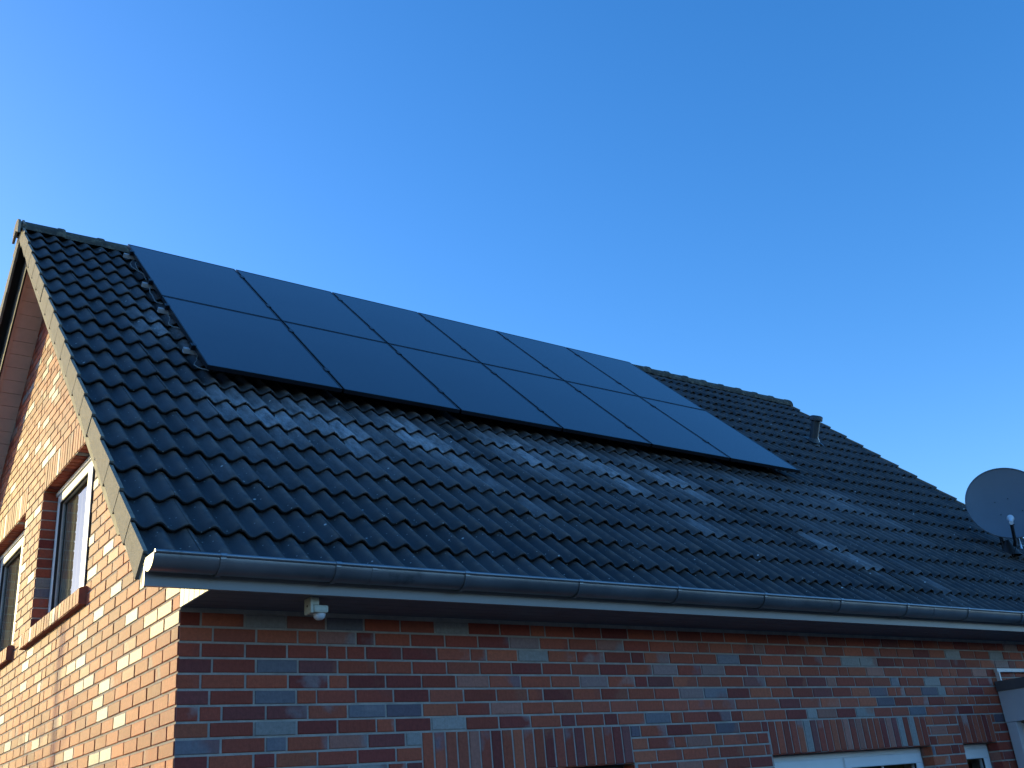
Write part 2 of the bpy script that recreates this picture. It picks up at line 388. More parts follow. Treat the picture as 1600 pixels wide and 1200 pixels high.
# front wall: plane y=0, u=x
fw = [(1.486, 3.155, G-2.40, G-3*C0), (4.571, 6.632, G-2.40, G-3*C0), (7.133, 7.693, G-1.45, G-3*C0), (9.2, 10.6, G-1.45, G-3*C0)]
fs_ = [(a, b, d, G) for a, b, c, d in fw]
fB = Bricks(); nF0 = math.floor((G-.01)/C0)
def fstart(k):
    kk = k-nF0
    return {0: .1825, -1: .17, 1: .125, 2: .18, 3: .13, 4: .19, 5: .125, 6: .19, 7: .12}.get(kk, .1825 if k % 2 else .125)
FZ = .70
lay(fB, lambda u, v, d: Vector((u, d, v)), 0, XW, G-nF0*C0, nF0+9, C0, fw, fs_, [(0, 1, G+FZ)], start=fstart)
# reveals: brick linings of the gable openings
def reveal(B, to_side, va, vb, depth, ch, z0):
    k = 0; z = z0
    while z < vb-.01:
        a, b = max(z, va), min(z+ch, vb)
        if b-a > .025: B.brick([(0, a), (depth, a), (depth, b), (0, b)], to_side)
        z += ch
for (a, b, c, d) in gw:
    z0 = gz0-nG0*GC
    zz = z0+math.floor((c-z0)/GC)*GC
    reveal(gB, lambda u, v, dd, b=b: Vector((u+.0, b+dd*.6, v)), c, d, .13, GC, zz)      # far side, faces the camera
    reveal(gB, lambda u, v, dd, a=a: Vector((u+.0, a-dd*.6, v)), c, d, .13, GC, zz)
    n = 20; w = (b-a)/n
    for i in range(n): gB.brick([(0, a+i*w), (.13, a+i*w), (.13, a+(i+1)*w), (0, a+(i+1)*w)], lambda u, v, dd, d=d: Vector((u, v, d+dd*.6)), vertical=False)
z0f = G-nF0*C0
for (a, b, c, d) in fw:
    zz = z0f+math.floor((c-z0f)/C0)*C0
    reveal(fB, lambda u, v, dd, b=b: Vector((b+dd*.6, u, v)), c, d, .12, C0, zz)
    reveal(fB, lambda u, v, dd, a=a: Vector((a-dd*.6, u, v)), c, d, .12, C0, zz)
    n = round((b-a)/.0833); w = (b-a)/n
    for i in range(n): fB.brick([(a+i*w, 0), (a+(i+1)*w, 0), (a+(i+1)*w, .12), (a+i*w, .12)], lambda u, v, dd, d=d: Vector((u, v, d+dd*.6)))
gwall = gB.build('gable_wall_brickwork', house); gwall.name = 'gable_wall'
fwall = fB.build('front_wall', house)

# mortar body of the walls (7 mm behind the brick faces), with openings; rear and far walls plain
def slab(mb, fixed, holes, u0, u1, z0, z1, top=None, d0=.006, d1=WT):
    """vertical slab made of boxes around rectangular holes; fixed(u,z,d)->Vector"""
    us = sorted({u0, u1, *[h[0]-.006 for h in holes], *[h[1]+.006 for h in holes]}); us = [u for u in us if u0 <= u <= u1]
    zs = sorted({z0, z1, *[h[2] for h in holes], *[h[3]+.006 for h in holes]}); zs = [z for z in zs if z0 <= z <= z1]
    for i in range(len(us)-1):
        col = []
        for j in range(len(zs)-1):
            um, zm = (us[i]+us[i+1])/2, (zs[j]+zs[j+1])/2
            if any(h[0]-.006 < um < h[1]+.006 and h[2] < zm < h[3]+.006 for h in holes): continue
            if col and abs(col[-1][1]-zs[j]) < 1e-6: col[-1][1] = zs[j+1]
            else: col.append([zs[j], zs[j+1]])
        for (a, b) in col:
            q = [(us[i], a), (us[i+1], a), (us[i+1], b), (us[i], b)]
            if top is not None:
                for pl in top: q = clip(q, *pl)
            if len(q) < 3: continue
            n = len(q); vs = [fixed(p[0], p[1], d0) for p in q]+[fixed(p[0], p[1], d1) for p in q]
            mb.add(vs, [tuple(range(n)), tuple(range(2*n-1, n-1, -1))]+[(k, n+k, n+(k+1) % n, (k+1) % n) for k in range(n)])
mb = MB(); slab(mb, lambda u, z, d: Vector((d, u, z)), gw, .006, YB-.006, 0, G+6, planesG); mb.build('gable_mortar', M_MORT, gwall, fix=True)
mb = MB(); slab(mb, lambda u, z, d: Vector((u, d, z)), fw, WT+.001, XW-.006, 0, G+FZ-.002)
mb.build('front_mortar', M_MORT, fwall, fix=False)
M_BT = simple('plain_brick_wall', (.33, .12, .075), .7, var=.25, scale=10, bump=.4, bscale=40)
mb = MB(); mb.box((.006, YB-.3, 0), (XW, YB, G+FZ)); mb.build('rear_wall', M_BT, house)
mb = MB(); mb.prism([(WT, 0), (YB-WT, 0), (YB-WT, G+FZ), (YR, k_+YR*TT-.02), (WT, G+FZ)], 'x', XW-.3, XW)
mb.build('far_gable_wall', M_BT, house)

# ---- roof
def wave(x):
    c = .5+.5*math.cos(2*math.pi*(x-XL)/WV)
    return -.043+.043*(c**1.05)
stain_sheen_spots = [(.66,2.6,.16,.35,.7),(.85,2.45,.18,.35,.75),(1.05,2.2,.12,.3,.5),(1.33,2.6,.14,.3,.8),(1.52,2.3,.14,.4,.6),(1.60,1.9,.10,.25,.4),
  (2.1,2.65,.17,.3,.9),(2.27,2.4,.17,.35,.85),(2.45,2.0,.13,.35,.7),(2.58,1.6,.10,.3,.45),(3.05,2.6,.15,.25,.8),(3.27,2.35,.16,.4,.85),(3.45,1.95,.12,.35,.5),
  (3.75,2.6,.15,.3,.75),(4.05,2.45,.16,.35,.8),(4.28,2.1,.12,.4,.55),(4.8,2.7,.14,.3,.8),(5.0,2.3,.15,.4,.85),(5.2,1.95,.12,.3,.6),(7.55,2.9,.08,.25,1.),
  (7.75,2.5,.09,.35,.8),(7.95,2.2,.09,.4,.55),(8.25,1.85,.09,.4,.35),(6.12,1.1,.08,.2,.7),(6.3,.9,.08,.25,.9),(6.45,.68,.07,.2,.6),(7.13,.45,.09,.25,.6),
  (.44,4.3,.12,.4,.35),(.55,4.0,.13,.4,.5),(.68,3.7,.14,.4,.5),(.3,3.6,.1,.3,.3),(6.2,2.5,.1,.3,.45),(5.7,2.4,.1,.35,.4),(2.8,1.2,.1,.3,.25),(4.6,1.3,.1,.35,.3)]
def stain_sheen(x, t):  # pale dust stains and glossy sheen, both put into the tile colour
    s = 0
    if .3 < x < 11 and t < 2.8: s = .20*max(0, 1-abs(t-2.1)/1.6)*(.5+.5*math.sin(x*1.9+1.3*math.sin(t*1.7+x*.7)))*(1 if x < 8 else .6)  # broad pale band, sheen painted into the colour
    for (cx, ct, rx, rt_, a) in stain_sheen_spots:
        dx = (x-cx)/rx; dt = (t-ct)/rt_; q = dx*dx+dt*dt
        if q < 6: s += a*math.exp(-q)
    if 2.45 < t < 3.4 and x > .45: s *= max(0., min(1., (2.80-t)/.35))
    w_ = math.floor((x-XL)/WV+.5); g = math.sin(w_*127.1+math.floor(t/.34)*31.7)*43758.5; g -= math.floor(g)
    return min(1., s*(.45+.75*g))
def tiles(name, mapf, nrow, expo, lastlen, parent, flip=False, seed=1, sub=10):
    rg = random.Random(seed); V = []; F = []; COLR = []; UV = []
    ntile = NW//2+1
    for r_ in range(nrow):
        t0 = r_*expo; L_ = expo if r_ < nrow-1 else lastlen
        for c in range(ntile):
            x0 = XL+c*2*WV; nw = 2 if c < NW//2 else 1; ns = sub*nw
            dh = rg.uniform(-.0026, .003); dt = rg.uniform(-.006, .006); tilt = rg.uniform(-.005, .005); tone = rg.random()
            mid_stain_sheen = stain_sheen(x0+WV, t0+.17); 
            rowsT = [(.07, -.026, 0), (.003, -.0205, 0), (-.004, -.014, 0), (-.003, -.004, 1), (.006, 0., 1), (.10, -.010, 1), (.22, -.022, 1), (L_+.02, -.035, 1)]
            B = len(V); n1 = ns+1
            for (dtt, hh, _) in rowsT:
                for i in range(n1):
                    x = x0+i*WV/sub; s = i/ns
                    jog = .003 if (i == 0 or i == ns) else 0
                    xx = x+(.0018 if i == 0 else (-.0006 if i == ns else 0))
                    h = wave(x)+hh+dh+tilt*(s-.5)-(jog if i == 0 else 0)
                    V.append(mapf(xx, t0+dtt+dt, h))
            m = len(rowsT)
            for a in range(m-1):
                for i in range(ns):
                    q = (B+a*n1+i, B+a*n1+i+1, B+(a+1)*n1+i+1, B+(a+1)*n1+i)
                    if flip: q = q[::-1]
                    F.append(q)
                    for vi in q:
                        k = (vi-B) % n1; rr = (vi-B)//n1
                        x = x0+k*WV/sub; tt = t0+max(0, rowsT[rr][0]); front = rowsT[rr][2] == 0
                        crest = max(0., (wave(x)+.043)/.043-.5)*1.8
                        COLR += [tone, 0. if front else stain_sheen(x, tt)*.55+mid_stain_sheen*.45, 0. if front else crest, 1.]
    me = bpy.data.meshes.new(name); me.from_pydata([tuple(v) for v in V], [], F); me.update()
    ca = me.color_attributes.new('tile', 'FLOAT_COLOR', 'CORNER'); ca.data.foreach_set('color', COLR)
    me.uv_layers.new(name='UVMap')
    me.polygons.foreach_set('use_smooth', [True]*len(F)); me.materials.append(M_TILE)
    try: me.set_sharp_from_angle(angle=R(60))
    except Exception: pass
    o = bpy.data.objects.new(name, me); COL.objects.link(o); o.parent = parent; return o
roof = MB()
# underlay boards keep the roof light-tight
for mp in (near, far):
    vs = [mp(x, t, h) for h in (-.07, -.09) for (x, t) in ((XL+.03, .06), (XR_-.03, .06), (XR_-.03, TTOT-.02), (XL+.03, TTOT-.02))]
    roof.add(vs, [(0, 1, 2, 3), (7, 6, 5, 4), (0, 4, 5, 1), (1, 5, 6, 2), (2, 6, 7, 3), (3, 7, 4, 0)])
roof_o = roof.build('roof', M_BARGE, house)
EXPO = .3406
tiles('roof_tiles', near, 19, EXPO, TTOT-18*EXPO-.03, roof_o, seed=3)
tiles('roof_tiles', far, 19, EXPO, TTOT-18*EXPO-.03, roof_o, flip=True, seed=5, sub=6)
# verge flanges: bare concrete side of every edge tile
def verge(name, mp, x0, sgn, parent):
    mb = MB()
    for r_ in range(19):
        t0 = r_*EXPO; t1 = t0+EXPO+(.004 if r_ < 18 else .05); j = rng.uniform(-.003, .003)
        hb, ht = -.152+j, -.0
        step = .022
        prof = [(t0+.001, hb-step*.5), (t1+.012, hb+step*.5), (t1+.012, -.022), (t0+.001, 0.003)]
        xa = x0+sgn*(.0+rng.uniform(0, .003)); xb = x0-sgn*.02
        # each flange sits slightly proud of the one above
        vs = [mp(xa+sgn*(.0015 if i in (0, 3) else -.0005), t, h) for i, (t, h) in enumerate(prof)]+[mp(xb, t, h-(.0015 if h > -.1 else 0)) for t, h in prof]
        mb.add(vs, [(0, 1, 2, 3), (7, 6, 5, 4), (0, 4, 5, 1), (1, 5, 6, 2), (2, 6, 7, 3), (3, 7, 4, 0)])
    return mb.build(name, M_FLANGE, parent)
verge('verge_tiles', near, XL, -1, roof_o); verge('verge_tiles', far, XL, -1, roof_o)
verge('verge_tiles', near, XR_, 1, roof_o); verge('verge_tiles', far, XR_, 1, roof_o)
# ridge caps
mb = MB(); x = XL-.02; first = True; ZR = ZE+TTOT*ST
while x < XR_-.02:
    Lc = .385; e = min(x+Lc+.035, XR_+.03); n = 10
    secs = [(0., .0), (.02, .004), (Lc*.5, .008), (Lc-.04, .012), (Lc-.03, .020), (Lc+.018, .021), (Lc+.034, .014)]
    vs = []; jz = rng.uniform(-.004, .004)
    for (sx, ex) in secs:
        rad = .104+ex; xx = min(x+sx, XR_+.03)
        for k in range(n+1):
            a = R(-12)+R(204)*k/n
            vs.append((xx, YR+math.cos(a)*rad*1.02, ZR-.106+jz+math.sin(a)*rad*.98))
        for k in range(n, -1, -1):
            a = R(-12)+R(204)*k/n
            vs.append((xx, YR+math.cos(a)*(rad-.018)*1.02, ZR-.106+jz+math.sin(a)*(rad-.018)*.98))
    m2 = 2*(n+1); ff = [(i*m2+k, i*m2+(k+1) % m2, (i+1)*m2+(k+1) % m2, (i+1)*m2+k) for i in range(len(secs)-1) for k in range(m2)]
    ff += [(k, k+1, m2-2-k, m2-1-k) for k in range(n)]+[((len(secs)-1)*m2+k, (len(secs)-1)*m2+k+1, (len(secs)-1)*m2+m2-2-k, (len(secs)-1)*m2+m2-1-k) for k in range(n)]
    mb.add(vs, ff); x += Lc
mb.build('ridge_tiles', M_RIDGE, roof_o, smooth=True)
# end disc closing the ridge at the gable
mb = MB(); pts = []
for k in range(13):
    a = R(-12)+R(204)*k/12; pts.append((YR+math.cos(a)*.120, ZR-.106+math.sin(a)*.120))
pts += [(YR-.126, ZR-.19), (YR, ZR-.11), (YR+.126, ZR-.19)]
mb.prism(pts, 'x', XL-.045, XL-.021); mb.build('ridge_end_cap', M_FLANGE, roof_o)
# verge soffit planks and barge boards
for mp, tA in ((near, .50), (far, .15)):
    mb = MB(); t = tA+(.3 if mp is near else 0); pw_ = .145
    while t < TTOT-.33:
        e = min(t+pw_-.006, TTOT-.32)
        for (a, b, h0, h1) in ((t, e, -.33, -.318), (e, e+.006, -.322, -.318)):
            vs = [mp(x_, t_, h_) for h_ in (h0, h1) for (x_, t_) in ((-.245, a), (.03, a), (.03, b), (-.245, b))]
            mb.add(vs, [(0, 1, 2, 3), (7, 6, 5, 4), (0, 4, 5, 1), (1, 5, 6, 2), (2, 6, 7, 3), (3, 7, 4, 0)])
        t += pw_
    mb.build('verge_soffit', M_PLANK, roof_o)
    for (xa, xb, ha, hb, mt, nm) in ((-.262, -.246, -.355, -.10, M_BARGE, 'barge_board'), (-.2445, -.222, -.345, -.331, M_PLANK, 'verge_trim')):
        mb = MB(); tE = TTOT-.30 if nm == 'barge_board' else TTOT-.34; ofs = .30 if (mp is near and nm == 'barge_board') else 0
        vs = [mp(x_, t_, h_) for h_ in (ha, hb) for (x_, t_) in ((xa, tA+ofs*(h_ == ha)), (xb, tA+ofs*(h_ == ha)), (xb, tE), (xa, tE))]
        mb.add(vs, [(0, 1, 2, 3), (7, 6, 5, 4), (0, 4, 5, 1), (1, 5, 6, 2), (2, 6, 7, 3), (3, 7, 4, 0)])
        mb.build(nm, mt, roof_o)
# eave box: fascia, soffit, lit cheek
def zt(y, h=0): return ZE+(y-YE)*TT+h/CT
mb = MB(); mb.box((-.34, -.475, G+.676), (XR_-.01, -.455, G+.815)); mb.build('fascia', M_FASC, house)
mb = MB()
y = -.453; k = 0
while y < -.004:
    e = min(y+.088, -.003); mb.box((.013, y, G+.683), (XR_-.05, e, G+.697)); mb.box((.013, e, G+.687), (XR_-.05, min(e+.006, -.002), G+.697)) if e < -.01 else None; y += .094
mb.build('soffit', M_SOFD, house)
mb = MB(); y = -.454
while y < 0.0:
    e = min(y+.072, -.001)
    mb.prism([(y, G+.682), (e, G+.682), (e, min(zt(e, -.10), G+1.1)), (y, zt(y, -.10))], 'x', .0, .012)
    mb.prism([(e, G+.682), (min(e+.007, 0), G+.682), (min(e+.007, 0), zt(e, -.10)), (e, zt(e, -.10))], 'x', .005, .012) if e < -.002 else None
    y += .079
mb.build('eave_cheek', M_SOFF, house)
mb = MB(); mb.prism([(-.454, G+.675), (-.454, zt(-.454, -.07)), (-.05, zt(-.05, -.07)), (-.05, zt(-.05, -.19))], 'x', -.339, -.325)
mb.build('eave_end_board', M_PLANK2, house)
# far gutter side of the rear eave
mb = MB(); mb.box((-.3, YB+.455, G+.676), (XR_-.01, YB+.475, G+.815)); mb.box((.01, YB-.0, G+.683), (XR_-.05, YB+.455, G+.697)); mb.build('rear_fascia', M_FASC, house)
# gutter
def gutter(yc, sgn, parent):
    rO = .0775; zc = G+.812; xa, xb = -.338, XR_+.02; n = 18; prof = []
    for k in range(n+1):
        a = math.pi+math.pi*k/n; prof.append((yc+sgn*math.cos(a)*rO*-1, zc+math.sin(a)*rO))
    inner = [(yc+(p[0]-yc)*.965, zc+(p[1]-zc)*.965) for p in prof]
    # prof[0] is the back lip, last the front lip
    mb = MB(); allp = prof+inner[::-1]; m2 = len(allp); segs = [xa, .86, .868, 6.2, 6.208, xb]
    vs = [(x_, p[0], p[1]-(.0006 if i % 2 else 0)) for i, x_ in enumerate(segs) for p in allp]
    mb.add(vs, [(i*m2+k, i*m2+(k+1) % m2, (i+1)*m2+(k+1) % m2, (i+1)*m2+k) for i in range(len(segs)-1) for k in range(m2)])
    fy = yc-sgn*(-1)*rO if False else (yc+(prof[-1][0]-yc))
    g = mb.build('gutter', M_ZINC, parent, smooth=True)
    bd = MB(); bd.tube([(xa, fy, zc+.004), (xb, fy, zc+.004)], .0105, 12); bd.build('gutter_bead', M_ZINC, g, smooth=True)
    for xe, nm in ((xa, 'end_cap'), (xb, 'end_cap')):
        e = MB(); e.prism([(p[0], p[1]) for p in prof], 'x', xe-.004, xe+.004); e.build(nm, M_FLANGEZ, g)
    for q, xx in enumerate([.005, .645, 1.475, 2.335, 3.20, 4.075, 4.955, 5.82, 6.715, 7.6, 8.48, 9.36, 10.24, 11.0]):
        b = MB(); w = .014; rr = rO+.0035; pts = [(yc+(p[0]-yc)*rr/rO, zc+(p[1]-zc)*rr/rO) for p in prof]
        po = [(yc+(p[0]-yc)*(rr+.004)/rO, zc+(p[1]-zc)*(rr+.004)/rO) for p in prof]
        b.prism(pts+po[::-1], 'x', xx-w, xx+w)
        b.tube([(xx-w*1.15, fy, zc+.004), (xx+w*1.15, fy, zc+.004)], .0135, 10)
        b.build('gutter_bracket', M_ZINC, g)
    for xx in (.864, 6.204):
        b = MB(); rr = rO+.001; pts = [(yc+(p[0]-yc)*rr/rO, zc+(p[1]-zc)*rr/rO) for p in prof]; po = [(yc+(p[0]-yc)*(rr+.0018)/rO, zc+(p[1]-zc)*(rr+.0018)/rO) for p in prof]
        b.prism(pts+po[::-1], 'x', xx-.012, xx+.02); b.build('gutter_seam', M_ZINC, g)
    return g
M_FLANGEZ = simple('zinc_end_cap', (.24, .235, .22), .5, .5, var=.1, scale=20)
gutter(-.537-.0, 1, house)
gutter(YB+.555, -1, house)

mb = MB(); mb.box((WT+.02, WT+.02, G+.30), (XW-.32, YB-.32, G+.45)); mb.build('light_stop_floor', M_DARK, house)  # dark slab added inside to stop light leaking through the house
# ---- windows of the gable
def pvc(mb, x0, x1, ya, yb, za, zb, w, r=.006):
    """rectangular PVC ring in the plane x=const"""
    mb.bbox((x0, ya, za), (x1, yb, za+w), r); mb.bbox((x0, ya, zb-w), (x1, yb, zb), r)
    mb.bbox((x0, ya, za+w-.001), (x1, ya+w, zb-w+.001), r); mb.bbox((x0, yb-w, za+w-.001), (x1, yb, zb-w+.001), r)
def curtain(name, parent, P, u0, u1, za, zb, amp=.018, wl=.075, mat=None):
    rg = random.Random(int(u0*100)); n = int((u1-u0)/.008); vs = []; ph = 0
    us = [u0+(u1-u0)*i/n for i in range(n+1)]; off = []
    for u in us:
        ph += .008/wl*2*math.pi*rg.uniform(.6, 1.4); off.append(amp*math.sin(ph)+amp*.4*math.sin(ph*.37))
    for z in (za, (za+zb)/2, zb):
        for u, o in zip(us, off): vs.append(P(u, z, o*(1.15 if z == za else .85)))
    fs = [(j*(n+1)+i, j*(n+1)+i+1, (j+1)*(n+1)+i+1, (j+1)*(n+1)+i) for j in range(2) for i in range(n)]
    return link(name, vs, fs, mat or M_CURT, parent, smooth=True)
for (a, b, c, d) in gw:
    fr = MB(); pvc(fr, .125, .195, a+.004, b-.004, c+.03, d-.004, .068); ym = (a+b)/2-.25
    fr.bbox((.125, ym-.035, c+.095), (.195, ym+.035, d-.07), .006)
    fr.bbox((.100, a+.012, d-.048), (.126, b-.012, d-.012), .004)      # top drip / shutter rail
    win = fr.build('window', M_PVC, house)
    for (p, q) in ((a+.045, ym+.008), (ym-.008, b-.045)):
        sa = MB(); pvc(sa, .112, .17, p, q, c+.07, d-.052, .074, .009); s_ = sa.build('sash', M_PVC, win)
        gk = MB(); pvc(gk, .118, .14, p+.072, q-.072, c+.142, d-.124, .006, .001); gk.build('gasket', M_GASK, win)
        pn = MB(); pn.box((.148, p+.07, c+.14), (.152, q-.07, d-.12)); pn.build('pane', M_GLASS, win)
    curtain('curtain', win, lambda u, z, o: Vector((.178+o, u, z)), a+.08, b-.06, c+.08, d-.06, amp=.005, wl=.11)
    si = MB(); n = 22; y0, y1 = a-.045, b+.13; w = (y1-y0)/n
    sb = Bricks()
    zt_, zb_ = c+.015, c-.105
    # sill: upright bricks with sloping tops, projecting 50 mm
    for i in range(n):
        u0_, u1_ = y0+i*w, y0+(i+1)*w
        sb.brick([(u0_, zb_), (u1_, zb_), (u1_, zt_), (u0_, zt_)], lambda u, v, dd: Vector((-.05+dd, u, v)), vertical=True, gap=.004)
        sb.brick([(u0_, -.05), (u1_, -.05), (u1_, .13), (u0_, .13)], lambda u, v, dd: Vector((v, u, zt_-dd+(v+.05)*.22)), vertical=True, gap=.004)
    s1 = sb.build('sill', win)
    body = MB(); body.prism([(-.044, zb_+.001), (.13, zb_+.001), (.13, zt_+.032), (-.044, zt_-.006)], 'y', y0+.002, y1-.002); body.build('sill_core', M_SILL if False else M_BT, win)

# ---- openings of the front
def front_window(x0, x1, z0, z1, mull, frame_m, dark=False):
    fr = MB()
    def ring(mb, ya, yb, xa, xb, za, zb, w, r=.006):
        mb.bbox((xa, ya, za), (xb, yb, za+w), r); mb.bbox((xa, ya, zb-w), (xb, yb, zb), r)
        mb.bbox((xa, ya, za+w-.001), (xa+w, yb, zb-w+.001), r); mb.bbox((xb-w, ya, za+w-.001), (xb, yb, zb-w+.001), r)
    ring(fr, .115, .185, x0+.004, x1-.004, z0+.004, z1-.004, .062)
    edges = [x0+.04]+[x0+(x1-x0)*m_ for m_ in mull]+[x1-.04]
    for m_ in mull: fr.bbox((x0+(x1-x0)*m_-.035, .115, z0+.06), (x0+(x1-x0)*m_+.035, .185, z1-.06), .006)
    win = fr.build('window' if z0 > G-2 else 'terrace_door', frame_m, house)
    for i in range(len(edges)-1):
        p, q = edges[i]-(.0 if i == 0 else .012)+.0, edges[i+1]+(.012 if i < len(edges)-2 else 0)
        p += .026 if i > 0 else 0; q -= .026 if i < len(edges)-2 else 0
        sa = MB(); ring(sa, .1, .16, p, q, z0+.045, z1-.045, .085, .009); sa.build('sash', frame_m, win)
        gk = MB(); ring(gk, .107, .125, p+.083, q-.083, z0+.128, z1-.128, .006, .001); gk.build('gasket', M_GASK, win)
        pn = MB(); pn.box((p+.08, .136, z0+.12), (q-.08, .14, z1-.12)); pn.build('pane', M_GLASS, win)
        if dark is False and q-p > .6:
            # glazing bar inside the pane
            gb = MB(); gb.box(((p+q)/2-.012, .128, z0+.13), ((p+q)/2+.012, .1345, z1-.13)); gb.build('glazing_bar', M_PVC, win)
    rb = MB(); rb.box((x0-.05, .335, z0-.05), (x1+.05, .36, z1+.08)); rb.build('unlit_room_board', M_DARK, win)  # dark board added behind the panes in place of the unlit room
    return win
M_WOOD = simple('dark_frame', (.06, .055, .06), .4, var=.1)
front_window(1.486, 3.155, G-2.38, G-3*C0, [.5], M_WOOD, True)
front_window(4.571, 6.632, G-2.38, G-3*C0, [.46], M_PVC)
front_window(7.133, 7.693, G-1.45, G-3*C0, [], M_PVC)
front_window(9.2, 10.6, G-1.45, G-3*C0, [.5], M_PVC)

# ---- vent pipe on the roof
bx, by_ = 9.67, 2.72; zb0 = zt(by_, -.03)
vp = MB()
TILT = Matrix.Rotation(R(24), 4, 'X')
Mv = Matrix.Translation((bx, by_, zb0)) @ TILT
vp.lathe([(.058, -.05), (.058, .34), (.0585, .34)], Mv, 24)
pipe = vp.build('vent_pipe', M_GREENPVC, roof_o, smooth=True)
cp = MB(); Mc = Mv @ Matrix.Translation((0, 0, .33))
cp.lathe([(.0, .062), (.060, .060), (.080, .052), (.087, .040), (.088, -.012), (.082, -.014), (.080, .036), (.0, .045)], Mc, 24); cp.build('vent_cap', M_GREENPVC, pipe, smooth=True)
fl = MB(); fl.lathe([(.105, -.01), (.085, .035), (.066, .085), (.060, .09)], Mv @ Matrix.Translation((0, 0, -.02)), 24)
vs = [near(x_, (by_-YE)/CT+t_, h_) for h_ in (.004, .010) for (x_, t_) in ((bx-.10, -.12), (bx+.10, -.12), (bx+.10, .12), (bx-.10, .12))]
fl.add(vs, [(0, 1, 2, 3), (7, 6, 5, 4), (0, 4, 5, 1), (1, 5, 6, 2), (2, 6, 7, 3), (3, 7, 4, 0)]); fl.build('vent_flashing', M_GREENPVC, pipe)
ww = MB(); ww.tube([Mv @ Vector(q) for q in ((.062, -.02, .28), (.062, -.02, .10), (.078, -.05, .03), (.085, -.12, -.01))], .006, 8); ww.build('vent_wire', M_ALU, pipe)

# ------------------------------------------------------------------ solar panels
PY, PZ = 1.4247, 2.8427+G; PX = .6143; PW, PH = 1.1546, 1.7326
def pan(x, t, h): return Vector((x, PY+t*CT-h*ST, PZ+t*ST+h*CT))
names_r = ['lower', 'upper']; ordn = ['first', 'second', 'third', 'fourth', 'fifth', 'last']
def box_map(mb, mp, x0, x1, t0, t1, h0, h1, mi=0):
    vs = [mp(x_, t_, h_) for h_ in (h0, h1) for (x_, t_) in ((x0, t0), (x1, t0), (x1, t1), (x0, t1))]
    return mb.add(vs, [(0, 3, 2, 1), (4, 5, 6, 7), (0, 1, 5, 4), (1, 2, 6, 5), (2, 3, 7, 6), (3, 0, 4, 7)], mi)
def make_panel():
    root = thing('solar_panel', pan(PX, 0, 0), '', 'solar panel', 'solar panels in two rows on the roof')
    w, h = PW-.020, PH-.020
    fr = MB()
    for (x0, x1, t0, t1) in ((0, w, 0, .012), (0, w, h-.012, h), (0, .012, .012, h-.012), (w-.012, w, .012, h-.012)):
        box_map(fr, lambda x, t, q: pan(PX+x, t, q), x0, x1, t0, t1, -.035, 0)
    fr.build('frame', M_BLKALU, root)
    gl = MB(); box_map(gl, lambda x, t, q: pan(PX+x, t, q), .012, w-.012, .012, h-.012, -.008, -.002); gl.build('glass', M_PV, root)
    jb = MB(); box_map(jb, lambda x, t, q: pan(PX+x, t, q), w/2-.06, w/2+.06, h*.5-.05, h*.5+.05, -.03, -.0085); jb.build('junction_box', M_GASK, root)
    return root
proto = make_panel(); base = Vector(proto.location)
pos_words = {0: 'leftmost', 1: 'second from the left', 2: 'third from the left', 3: 'third from the right', 4: 'second from the right', 5: 'rightmost'}
for row in (1, 0):
    for k in range(6):
        if row == 0 and k == 0: o = proto
        else:
            o = proto.copy(); COL.objects.link(o)
            for ch in list(proto.children):
                c_ = ch.copy(); COL.objects.link(c_); c_.parent = o; c_.matrix_parent_inverse = ch.matrix_parent_inverse.copy()
        o.location = pan(PX+k*PW, row*(PH+.0), 0)
        extra = {(1, 0): ' beside the ridge end', (0, 0): ' above the bright cable clamps', (0, 5): ' reaching down to a pointed corner', (1, 5): ' touching the bare right part of the ridge'}
        o['label'] = 'black glass solar panel, %s in the %s row' % (pos_words[k], 'upper' if row else 'lower')
# mounting rails
def rail(t, label):
    o = thing('mounting_rail', pan(PX-.05, t, -.055), label, 'rail', 'rails under the solar panels')
    mb = MB(); x0, x1 = PX-.078, PX+6*PW+.02
    for (a, b, c_, d_) in ((-.020, .020, -.075, -.069), (-.020, -.014, -.069, -.041), (.014, .020, -.069, -.041), (-.020, -.006, -.041, -.036), (.006, .020, -.041, -.036)):
        box_map(mb, lambda x, tt, q: pan(x, t+tt, q), x0, x1, a, b, c_, d_)
    mb.build('rail_profile', M_RAIL, o)
    for xx in (PX-.018,):
        cl = MB(); box_map(cl, lambda x, tt, q: pan(x, t+tt, q), xx-.014, xx+.016, -.03, .03, -.035, .004); box_map(cl, lambda x, tt, q: pan(x, t+tt, q), xx+.002, xx+.026, -.03, .03, .004, .008); cl.build('end_clamp', M_BLKALU, o)
    for k in range(1, 6):
        cl = MB(); box_map(cl, lambda x, tt, q: pan(x, t+tt, q), PX+k*PW-.030, PX+k*PW+.010, -.035, .035, .001, .005); box_map(cl, lambda x, tt, q: pan(x, t+tt, q), PX+k*PW-.0185, PX+k*PW-.0015, -.03, .03, -.035, .001); cl.build('middle_clamp', M_BLKALU, o)
    for k in range(7):
        xx = PX+.12+k*1.08
        hk = MB(); box_map(hk, lambda x, tt, q: pan(x, t+tt, q), xx, xx+.03, -.10, .02, -.100, -.0755); hk.build('roof_hook', M_ALU, o)
for t_, lb in ((3.15, 'topmost rail end poking out beside the panels near the ridge'), (2.17, 'second rail end from the ridge, beside the upper panel row'),
               (1.43, 'third rail end from the ridge, just below the gap between the rows'), (.43, 'lowest bright rail end left of the lower panel row')):
    rail(t_, 'aluminium '+lb)
